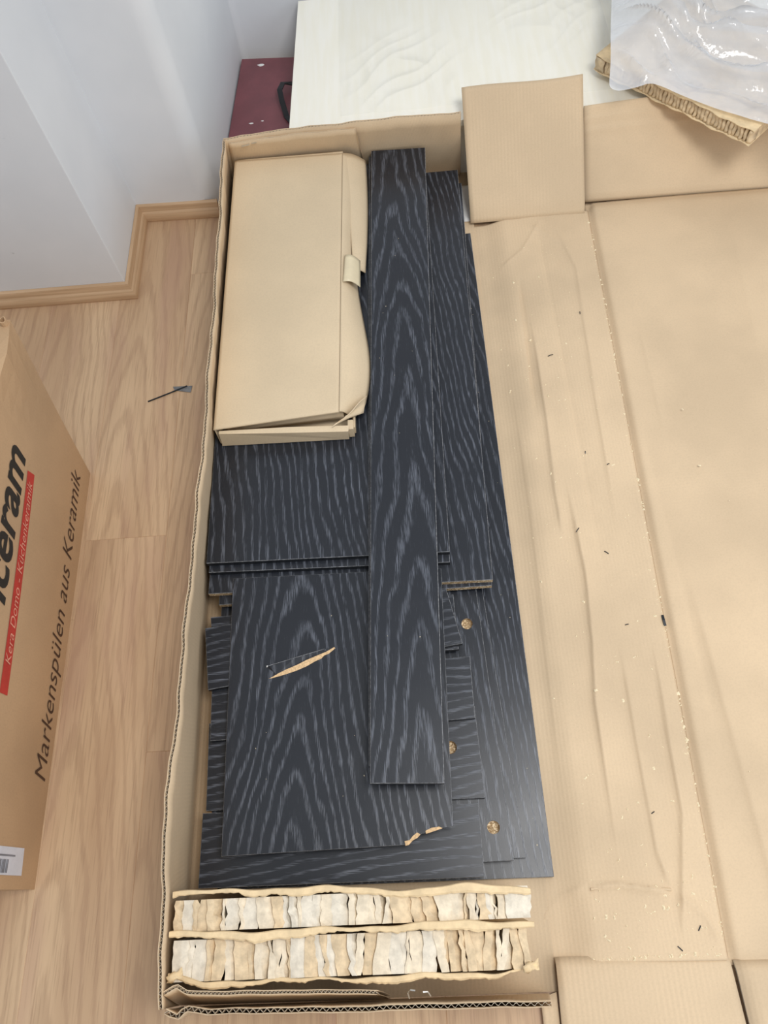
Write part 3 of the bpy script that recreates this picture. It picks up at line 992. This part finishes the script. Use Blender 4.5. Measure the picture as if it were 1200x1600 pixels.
def liner(ypts, zc, wid, seed, label, tear=()):
    """facing sheet: upright paper whose frayed top is folded over into a band"""
    xs = np.linspace(-0.4555, 0.118, NX + 1)
    yc = np.interp(xs, [p[0] for p in ypts], [p[1] for p in ypts])
    r = np.random.default_rng(seed)
    jag = np.cumsum(r.normal(0, 0.0009, NX + 1))
    jag -= np.linspace(jag[0], jag[-1], NX + 1)
    jag = np.clip(jag, -0.004, 0.004) + r.normal(0, 0.0004, NX + 1)
    wob = 0.0018 * np.sin(xs * 31 + seed) + 0.001 * np.sin(xs * 83)
    half = wid / 2 * (1 + 0.25 * np.sin(xs * 23 + seed))
    zt = zc + 0.003 * np.sin(xs * 19 + seed)
    rows = [(yc + 0.001, np.full_like(xs, 0.012)), (yc + wob, zt - 0.02), (yc + wob + half * 0.95, zt - 0.002), (yc + wob + half * 0.8, zt), (yc + wob - half * 0.7 + jag * 0.6, zt), (yc + wob - half + jag, zt - 0.002)]
    G = np.stack([np.stack([xs, a, b], 1) for a, b in rows], 0)
    o = grid_solid('facing_sheet', G, 0.0008, 'liner', HP, False)
    o['label'] = label
    return o


liner([(-0.463, 0.016), (-0.2, 0.012), (-0.07, 0.004), (0.02, 0.006), (0.118, 0.000)], 0.232, 0.0085, 1, 'frayed facing sheet along the boards')
liner([(-0.463, -0.042), (-0.30, -0.048), (-0.1, -0.045), (0.118, -0.047)], 0.234, 0.010, 2, 'doubled facing sheet through the middle')
liner([(-0.463, -0.098), (-0.40, -0.111), (-0.1, -0.113), (0.05, -0.113), (0.118, -0.106)], 0.222, 0.005, 3, 'thin facing sheet along the near side')


def cell_wall(x0, w, ya, yb, zt, lean, seed, mat):
    """one paper cell wall: rises between the facing sheets and is crushed over to one side"""
    r = np.random.default_rng(seed)
    m = 7
    ys = np.linspace(ya, yb, m)
    dx = r.normal(0, 0.0012, m) + 0.0015 * np.sin(np.linspace(0, 3, m) + r.uniform(0, 6))
    ex = r.normal(0, 0.0016, m) + 0.002 * np.sin(np.linspace(0, 4, m) + r.uniform(0, 6))
    sk = r.normal(0, 0.07)
    G = []
    for q, (fx, fz) in enumerate(((0.0, -0.11), (0.0, -0.012), (0.02, -0.0005), (0.5, 0.0), (1.0, -lean))):
        xx = x0 + fx * w + dx * (1 if q < 4 else 0) + (ex if q == 4 else 0) + sk * (ys - (ya + yb) / 2)
        zz = np.full(m, zt + fz) + r.normal(0, 0.0005, m) * (q > 1)
        G.append(np.stack([xx, ys, zz], 1))
    G = np.stack(G, 0)
    return grid_solid('cell_wall', G, 0.0005, mat, HP, False)


sd = 100
for (ya, yb, zt) in ((0.007, -0.040, 0.226), (-0.050, -0.109, 0.222)):
    x = -0.4505
    while x < 0.100:
        wdt = random.choice((0.007, 0.012, 0.016, 0.020, 0.024, 0.028))
        sd += 1
        last = x + wdt > 0.095
        cell_wall(x, wdt, ya - 0.001, yb + 0.001, zt + random.uniform(-0.004, 0.003), random.choice((0.001, 0.004, 0.008, 0.016)), sd,
                  random.choice(('paper_a', 'paper_a', 'paper_b', 'paper_b', 'paper_c')))
        x += wdt * random.uniform(0.72, 0.95)
# crumpled end lips
for (ex, ey, a) in ((-0.441, -0.105, 0.4), (0.106, -0.110, 0.3)):
    xs = np.linspace(-0.012, 0.012, 8)
    G = np.stack([np.stack([ex + xs, ey + k * 0.004 + a * xs + 0.002 * np.sin(xs * 400 + k), 0.236 + 0.004 * np.sin(k * 1.7 + xs * 260)], 1) for k in range(4)], 0)
    grid_solid('torn_lip', G, 0.0008, 'liner', HP, True)

# ================================================================== HONEYCOMB SLAB AND PLASTIC BAG
HS = empty('honeycomb_slab', (0.70, 1.79, 0.2))
tag(HS, 'brown paper honeycomb slab under the plastic film, lying across the cream cabinet edge', 'packing slab', 'honeycomb paper packing')
P0 = Vector((0.525, 1.963))
du = Vector((0.686, -0.728))
dv = Vector((0.728, 0.686))
SL, SD = 0.474, 0.42


def sxy(a, b):
    p = P0 + du * a + dv * b
    return p.x, p.y


def slab_sheet(z, th, label, seed):
    n, m = 40, 10
    G = np.zeros((m + 1, n + 1, 3))
    for j in range(m + 1):
        for i in range(n + 1):
            x_, y_ = sxy(SL * i / n, SD * j / m + (0.0025 * math.sin(i * 1.3 + seed) if j == 0 else 0))
            G[j, i] = (x_, y_, z + 0.0015 * math.sin(i * 0.5 + seed))
    o = grid_solid('facing_sheet', G, th, 'liner', HS, True)
    o['label'] = label
    return o


slab_sheet(0.247, 0.0015, 'upper facing sheet', 1)
slab_sheet(0.2085, 0.0015, 'lower facing sheet', 2)
rr = random.Random(3)


def slab_cells(n, length, along):
    for i in range(n):
        a0 = length * i / n
        wd = length / n * rr.uniform(0.8, 1.25)
        G = []
        kk = 6
        for q, (fa, fb) in enumerate(((0.0, 0.030), (0.1, 0.003), (0.5, 0.001 + 0.003 * rr.random()), (0.85, 0.005), (0.95, 0.028))):
            row = []
            for k in range(kk):
                z = 0.2092 + (0.2452 - 0.2092) * k / (kk - 1)
                a = a0 + fa * wd + 0.0012 * math.sin(k * 1.4 + i) + rr.gauss(0, 0.0006)
                b = fb + 0.0012 * math.sin(k * 2.0 + i * 2) + 0.0015
                x_, y_ = sxy(a, b) if along else sxy(b, a)
                row.append((x_, y_, z))
            G.append(row)
        grid_solid('cell_wall', np.array(G), 0.0005, 'paper_a', HS, True)


slab_cells(46, SL - 0.004, True)
slab_cells(12, 0.10, False)
sm_ = prism_bevel('core', [sxy(0.03, 0.033), sxy(SL - 0.002, 0.033), sxy(SL - 0.002, SD - 0.01), sxy(0.03, SD - 0.01)], 0.2088, 0.2452, ['paper_a'] * 3, HS)
off2 = MB()
V = [sxy(0.19, 0.03), sxy(0.27, 0.02), sxy(0.285, 0.06), sxy(0.21, 0.07)]
off2.add([(p[0], p[1], 0.248) for p in V] + [(p[0], p[1], 0.258) for p in V], [(3, 2, 1, 0), (4, 5, 6, 7), (0, 1, 5, 4), (1, 2, 6, 5), (2, 3, 7, 6), (3, 0, 4, 7)])
so = off2.build('honeycomb_scrap', ['paper_a'])
tag(so, 'small offcut of brown honeycomb lying on the slab under the plastic', 'packing scrap')

# milky bag draped over the slab
LW = np.array([(0.600, 2.36, .30), (0.590, 2.138, .285), (0.552, 1.949, .30), (0.540, 1.86, .285), (0.532, 1.808, .262), (0.552, 1.792, .262), (0.587, 1.787, .27), (0.63, 1.797, .268), (0.666, 1.788, .262), (0.72, 1.748, .258),
               (0.78, 1.70, .256), (0.84, 1.655, .256), (0.90, 1.62, .256), (0.98, 1.57, .25)])
UP = np.array([(0.62, 2.40, .30), (0.75, 2.42, .30), (1.0, 2.42, .30), (1.25, 2.38, .29), (1.40, 2.2, .27), (1.40, 1.9, .26), (1.30, 1.62, .25)])
nu, nv = 150, 110


def par(P, n):
    s = np.concatenate([[0], np.cumsum(np.linalg.norm(np.diff(P, axis=0), axis=1))])
    t = np.linspace(0, s[-1], n + 1)
    Q = np.stack([np.interp(t, s, P[:, k]) for k in range(3)], 1)
    for _ in range(3):
        Q[1:-1] = (Q[:-2] + 2 * Q[1:-1] + Q[2:]) / 4
    return Q


L, U = par(LW, nu), par(UP, nu)
v = np.linspace(0, 1, nv + 1)[:, None, None]
G = L[None] * (1 - v) + U[None] * v
x, y = G[..., 0], G[..., 1]
vv = np.linspace(0, 1, nv + 1)[:, None]
rid = np.sqrt(0.006 + np.sin(9 * (x * 0.9 + y * 0.45) + 2.0 * np.sin(5 * y - 3 * x)) ** 2)
rid2 = np.sqrt(0.006 + np.sin(21 * (y * 0.8 + x * 0.35) + 1.6 * np.sin(8 * x + 1)) ** 2)
rid3 = np.sqrt(0.006 + np.sin(47 * (y * 0.5 + x * 0.6) + 2.0 * vnoise(x, y, 14, 4)) ** 2)
G[..., 2] += (0.075 * (1 - rid) ** 3 + 0.055 * (1 - rid2) ** 3 + 0.026 * (1 - rid3) ** 3 + 0.02 * vnoise(x, y, 12, 2)) * np.clip(vv * 7, 0.05, 1) + 0.03 * np.exp(-((x - 0.64) ** 2 + (y - 1.90) ** 2) / 0.006) + 0.01 * np.clip(vv * 3, 0, 1)
G[..., 2] = np.maximum(G[..., 2], 0.2515)
bagm = bpy.data.meshes.new('plastic_bag')
idx = np.arange((nu + 1) * (nv + 1)).reshape(nv + 1, nu + 1)
F = np.stack([idx[:-1, :-1].ravel(), idx[:-1, 1:].ravel(), idx[1:, 1:].ravel(), idx[1:, :-1].ravel()], 1)
bagm.from_pydata(G.reshape(-1, 3).tolist(), [], F.tolist())
bagm.materials.append(MAT['bag'])
bagm.polygons.foreach_set('use_smooth', [True] * len(bagm.polygons))
bag = bpy.data.objects.new('plastic_bag', bagm)
COL.objects.link(bag)
tag(bag, 'crumpled milky plastic bag thrown over the brown honeycomb slab', 'plastic bag')

# thin clear film on the cream cabinet
n, m = 150, 120
X, Y = np.meshgrid(np.linspace(-0.16, 0.60, n + 1), np.linspace(1.905, 2.435, m + 1))
core = np.exp(-(((X - 0.02) / 0.12) ** 2 + ((Y - 2.05) / 0.16) ** 2)) + 0.5 * np.exp(-(((X - 0.45) / 0.15) ** 2 + ((Y - 2.3) / 0.2) ** 2))
wr = (1 - np.abs(np.sin(38 * (X * 0.8 + Y * 0.5) + 3 * vnoise(X, Y, 18, 6)))) ** 2 + 0.7 * (1 - np.abs(np.sin(62 * (X * 0.5 - Y * 0.6) + 3 * vnoise(X, Y, 22, 9)))) ** 2
G = np.stack([X, Y, 0.1865 + 0.007 * core * wr + 0.0015 * (vnoise(X, Y, 40, 3) + 1)], 2)
G[..., 1] = np.minimum(G[..., 1], 2.43)
fm_ = bpy.data.meshes.new('plastic_film')
idx = np.arange((n + 1) * (m + 1)).reshape(m + 1, n + 1)
F = np.stack([idx[:-1, :-1].ravel(), idx[:-1, 1:].ravel(), idx[1:, 1:].ravel(), idx[1:, :-1].ravel()], 1)
fm_.from_pydata(G.reshape(-1, 3).tolist(), [], F.tolist())
fm_.materials.append(MAT['film'])
fm_.polygons.foreach_set('use_smooth', [True] * len(fm_.polygons))
fo_ = bpy.data.objects.new('plastic_film', fm_)
COL.objects.link(fo_)
tag(fo_, 'thin clear wrinkled film lying on the cream cabinet top', 'plastic film')

# ================================================================== SINK CARTON WITH PRINT
SK = empty('sink_carton', (-1.1, 0.5, 0))
tag(SK, 'tall brown carton with black and red German lettering standing on the floor', 'carton')


def sink_x(y, z):
    """plan position of the slightly bulged printed side"""
    k = np.clip((y - 0.037) / 0.92, 0, 1)
    return -0.804 - 0.010 * k + 0.006 * np.sin(k * math.pi) * np.sin(np.clip(z / 0.42, 0, 1) * math.pi) + 0.016 * np.exp(-((y - 0.99) / 0.07) ** 2) * np.clip(z / 0.43, 0, 1) ** 4


ny, nz = 24, 12
V, F = [], []
ring = []
for iz in range(nz + 1):
    z = 0.43 * iz / nz
    far = 0.952 + 0.115 * (z / 0.43)
    row = []
    for iy in range(ny + 1):
        y_ = 0.037 + (far - 0.037) * iy / ny
        row.append((float(sink_x(y_, z)), y_, z + (0.006 * math.sin(iy * 0.9) if iz == nz else 0)))
    for ix in range(1, 9):
        row.append((-0.814 - 0.62 * ix / 8, far, z))
    for iy in range(1, ny + 1):
        row.append((-1.434, far - (far - 0.037) * iy / ny, z))
    for ix in range(1, 8):
        row.append((-1.434 + 0.63 * ix / 8, 0.037, z))
    ring.append(row)
k = len(ring[0])
V = [p for r in ring for p in r]
for iz in range(nz):
    for i in range(k):
        j = (i + 1) % k
        F.append((iz * k + i, iz * k + j, iz * k + k + j, iz * k + k + i))
F.append(tuple(range(k))[::-1])
obj('body', V, F, 'kraft_sink', SK)
top = [p for p in ring[-1]]
tv = [(p[0], p[1], p[2] + 0.0) for p in top] + [(-1.12, 0.55, 0.432)]
tf = [(i, (i + 1) % k, k) for i in range(k)]
tfo = obj('top_flap', tv, tf, 'kraft_sink', SK)
hh = MB()
rings = [(0.0075, 0.428), (0.0080, 0.446), (0.0060, 0.446), (0.0055, 0.434)]
hv = [(-0.817 + r_ * math.cos(q), 1.056 + r_ * math.sin(q), z_ + 0.002 * math.sin(2 * q)) for r_, z_ in rings for q in np.linspace(0, math.tau, 13)[:-1]]
hf = [(12 * k_ + i, 12 * k_ + (i + 1) % 12, 12 * k_ + 12 + (i + 1) % 12, 12 * k_ + 12 + i) for k_ in range(3) for i in range(12)] + [tuple(range(36, 48))]
hh.add(hv, hf)
ho = hh.build('torn_corner', 'kraft_sink', SK)
ho['label'] = 'torn curl of board with a hole at the top corner'


def text_on_side(name, body, y0, z0, width, height, tilt, mat, label, shear=0.25, bold=0.0, off=0.0012, spacing=1.0):
    cu = bpy.data.curves.new(name, 'FONT')
    cu.body = body
    cu.size = 1.0
    cu.shear = shear
    cu.offset = bold
    cu.space_character = spacing
    cu.resolution_u = 4
    tmp = bpy.data.objects.new(name + '_tmp', cu)
    COL.objects.link(tmp)
    dg = bpy.context.evaluated_depsgraph_get()
    me0 = tmp.evaluated_get(dg).to_mesh()
    vs_ = [tuple(q.co) for q in me0.vertices]
    fs_ = [tuple(p.vertices) for p in me0.polygons]
    tmp.to_mesh_clear()
    bpy.data.objects.remove(tmp, do_unlink=True)
    bpy.data.curves.remove(cu)
    xs = [q[0] for q in vs_]
    x_min = min(xs)
    sx = width / (max(xs) - x_min)
    sz = height / 0.70
    spans = sorted((min(xs[k] for k in f), max(xs[k] for k in f)) for f in fs_)
    cuts, end = [], spans[0][1]
    for a_, b_ in spans:
        if a_ - end > 0.13:
            cuts.append((a_ + end) / 2)
        end = max(end, b_)
    word = lambda f: sum(xs[f[0]] > c_ for c_ in cuts)
    for wi in range(len(cuts) + 1):                      # one part for each printed word
        fs = [f for f in fs_ if word(f) == wi]
        used = sorted({k for f in fs for k in f})
        ren = {k: n_ for n_, k in enumerate(used)}
        out = []
        for k in used:
            q = vs_[k]
            a_, b_ = (q[0] - x_min) * sx, q[1] * sz
            yy = y0 + a_ * math.cos(tilt) - b_ * math.sin(tilt)
            zz = z0 + a_ * math.sin(tilt) + b_ * math.cos(tilt)
            out.append((float(sink_x(yy, zz)) + off, yy, zz))
        o = obj(name, out, [tuple(ren[k] for k in f) for f in fs], mat, SK)
        o['label'] = label


text_on_side('lettering', 'Markenspülen aus Keramik', 0.232, 0.020, 0.690, 0.048, 0.042, 'print_brown', 'word in thin brown lettering of Markenspülen aus Keramik', shear=0.28, bold=-0.006)
text_on_side('lettering', 'iceram', 0.515, 0.278, 0.322, 0.074, 0.035, 'print_black', 'large bold black lettering ending in ceram', shear=0.28, bold=0.022)
sb = []
for i in range(25):
    yy = 0.36 + (0.812 - 0.36) * i / 24
    zb = 0.2165 + 0.066 * (yy - 0.36)
    sb.append((yy, zb))
V = [(float(sink_x(a_, b_)) + 0.0010, a_, b_) for a_, b_ in sb] + [(float(sink_x(a_, b_)) + 0.0010, a_ - (0.004 if i == 24 else 0), b_ + 0.0275) for i, (a_, b_) in enumerate(sb)]
F = [(i, i + 1, 26 + i, 25 + i) for i in range(24)]
so_ = obj('stripe', V, F, 'print_red', SK)
so_['label'] = 'red printed stripe'
text_on_side('lettering', 'Kera Domo - Küchenkeramik', 0.415, 0.2265, 0.375, 0.0185, 0.066, 'print_pink', 'word in pale lettering on the stripe of Kera Domo - Küchenkeramik', shear=0.28, bold=-0.004, off=0.0020)
lb = [(0.060, 0.060), (0.107, 0.064), (0.107, 0.190), (0.060, 0.190)]
lo = obj('label_sticker', [(float(sink_x(a_, b_)) + 0.001, a_, b_) for a_, b_ in lb], [(0, 1, 2, 3)], 'label', SK)
lo['label'] = 'white sticker with grey bars'
bb = MB()
for i in range(12):
    z = 0.116 + i * 0.005
    bb.add([(float(sink_x(0.08, z)) + 0.0018, 0.0635, z), (float(sink_x(0.08, z)) + 0.0018, 0.086, z), (float(sink_x(0.08, z)) + 0.0018, 0.086, z + (0.0035, 0.0025, 0.0042)[i % 3]), (float(sink_x(0.08, z)) + 0.0018, 0.0635, z + (0.0035, 0.0025, 0.0042)[i % 3])], [(0, 1, 2, 3)])
bb.add([(-0.802, 0.091, 0.095), (-0.802, 0.094, 0.095), (-0.802, 0.094, 0.16), (-0.802, 0.091, 0.16)], [(0, 1, 2, 3)])
bo = bb.build('barcode', 'grey', lo)
# clear seam tape along the lower printed side
# ================================================================== LOOSE BITS
bl = MB()
bl.add([(-0.622, 1.178, .001), (-0.580, 1.168, .001), (-0.577, 1.188, .001), (-0.628, 1.190, .001), (-0.622, 1.178, .0018), (-0.580, 1.168, .0018), (-0.577, 1.188, .0018), (-0.628, 1.190, .0018)],
       [(3, 2, 1, 0), (4, 5, 6, 7), (0, 1, 5, 4), (1, 2, 6, 5), (2, 3, 7, 6), (3, 0, 4, 7)])
blo = bl.build('grey_scrap', 'shard')
tag(blo, 'small grey plastic scrap with a thin dark spike lying on the laminate', 'scrap')
ribbon('spike', [(-0.689, 1.150, .001), (-0.64, 1.168, .002), (-0.590, 1.188, .0022)], 0.0032, 0.0015, 'black_edge', blo)


def scatter_crumbs(name, pts, smin, smax, mat, seed):
    r = random.Random(seed)
    mb = MB()
    for x_, y_, z_ in pts:
        s = smin + (smax - smin) * r.random() ** 3
        a = r.uniform(0, math.tau)
        l, w_, h_ = s, s * r.uniform(0.3, 0.7), s * r.uniform(0.25, 0.5)
        ca, sa = math.cos(a), math.sin(a)
        V = [(x_ + p * l * ca - q * w_ * sa, y_ + p * l * sa + q * w_ * ca, z_ + t * h_) for p, q, t in ((-.5, -.4, 0), (.5, -.5, 0), (.4, .5, 0), (-.4, .5, 0), (0, 0, 1))]
        mb.add(V, [(3, 2, 1, 0), (0, 1, 4), (1, 2, 4), (2, 3, 4), (3, 0, 4)])
    return mb.build(name, mat)


rc = random.Random(21)
pts = []


def spz(x_, y_):
    return SZ + float(side_top(np.array([x_]), np.array([y_]))[0]) + 0.0002


for _ in range(300):
    y_ = rc.uniform(-0.10, 1.62)
    xe = 0.4635 + (0.494 - 0.462) * (y_ + 0.12) / 1.77
    x_ = xe - abs(rc.gauss(0, 0.005)) - 0.003
    pts.append((x_, y_, spz(x_, y_) - 0.001))
for _ in range(230):
    y_ = rc.uniform(-0.10, 1.55)
    x_ = rc.choice((0.33, 0.40, 0.25)) + rc.gauss(0, 0.045)
    if 0.21 < x_ < 0.455:
        pts.append((x_, y_, spz(x_, y_)))
for _ in range(70):
    x_ = rc.uniform(0.24, 0.45)
    pts.append((x_, rc.gauss(-0.03, 0.05), 0))
    if pts[-1][1] < -0.11:
        pts.pop()
    else:
        pts[-1] = (x_, pts[-1][1], spz(x_, pts[-1][1]))
for _ in range(60):
    x_ = rc.uniform(0.20, 0.455)
    pts.append((x_, -0.116 + rc.uniform(0, 0.006), spz(x_, -0.115)))
for _ in range(18):
    pts.append((rc.uniform(0.56, 0.9), rc.uniform(0.0, 1.0), 0.030))
cr = scatter_crumbs('wood_crumbs', pts, 0.0018, 0.0085, 'crumb', 5)
tag(cr, 'pale wood crumbs scattered over the folded cardboard side panel', 'crumbs', kind='stuff')
pts = []
for _ in range(10):
    pts.append((rc.uniform(-0.1, 0.0), rc.uniform(0.3, 1.6), 0.1521))
for _ in range(14):
    y_ = rc.uniform(0.05, 1.4)
    pts.append((rc.uniform(0.14, 0.165), y_, 0.0221))
for _ in range(8):
    pts.append((rc.uniform(-0.4, -0.15), rc.uniform(0.12, 0.55), 0.0971))
c2 = scatter_crumbs('board_dust', pts, 0.0012, 0.0028, 'crumb', 6)
tag(c2, 'tiny pale wood specks lying on the black boards', 'crumbs', kind='stuff')
for (x_, y_, a, l) in ((0.328, 1.177, 0.3, 0.014), (0.378, 0.646, -0.7, 0.010), (0.323, 0.700, 0.9, 0.012), (0.393, 0.483, 0.2, 0.007), (0.421, -0.072, 1.0, 0.009), (0.382, -0.102, -0.8, 0.010), (0.376, 0.119, 0.5, 0.007), (0.371, 0.898, 1.4, 0.006), (0.418, 1.30, 1.5, 0.008), (0.416, 0.86, 0.4, 0.006)):
    z = spz(x_, y_)
    o = ribbon('splinter', [(x_ - l / 2 * math.cos(a), y_ - l / 2 * math.sin(a), z), (x_, y_, z + 0.0015), (x_ + l / 2 * math.cos(a), y_ + l / 2 * math.sin(a), z)], 0.0017, 0.001, 'black_edge')
    tag(o, 'tiny black veneer splinter on the folded cardboard side panel', 'splinter', 'black splinters on the cardboard')
o = ribbon('splinter', [(0.4695, 0.475, 0.0185), (0.4685, 0.487, 0.0195), (0.4680, 0.498, 0.0185)], 0.005, 0.0015, 'black_edge')
tag(o, 'larger black veneer splinter stuck in the fold between side panel and lid', 'splinter', 'black splinters on the cardboard')
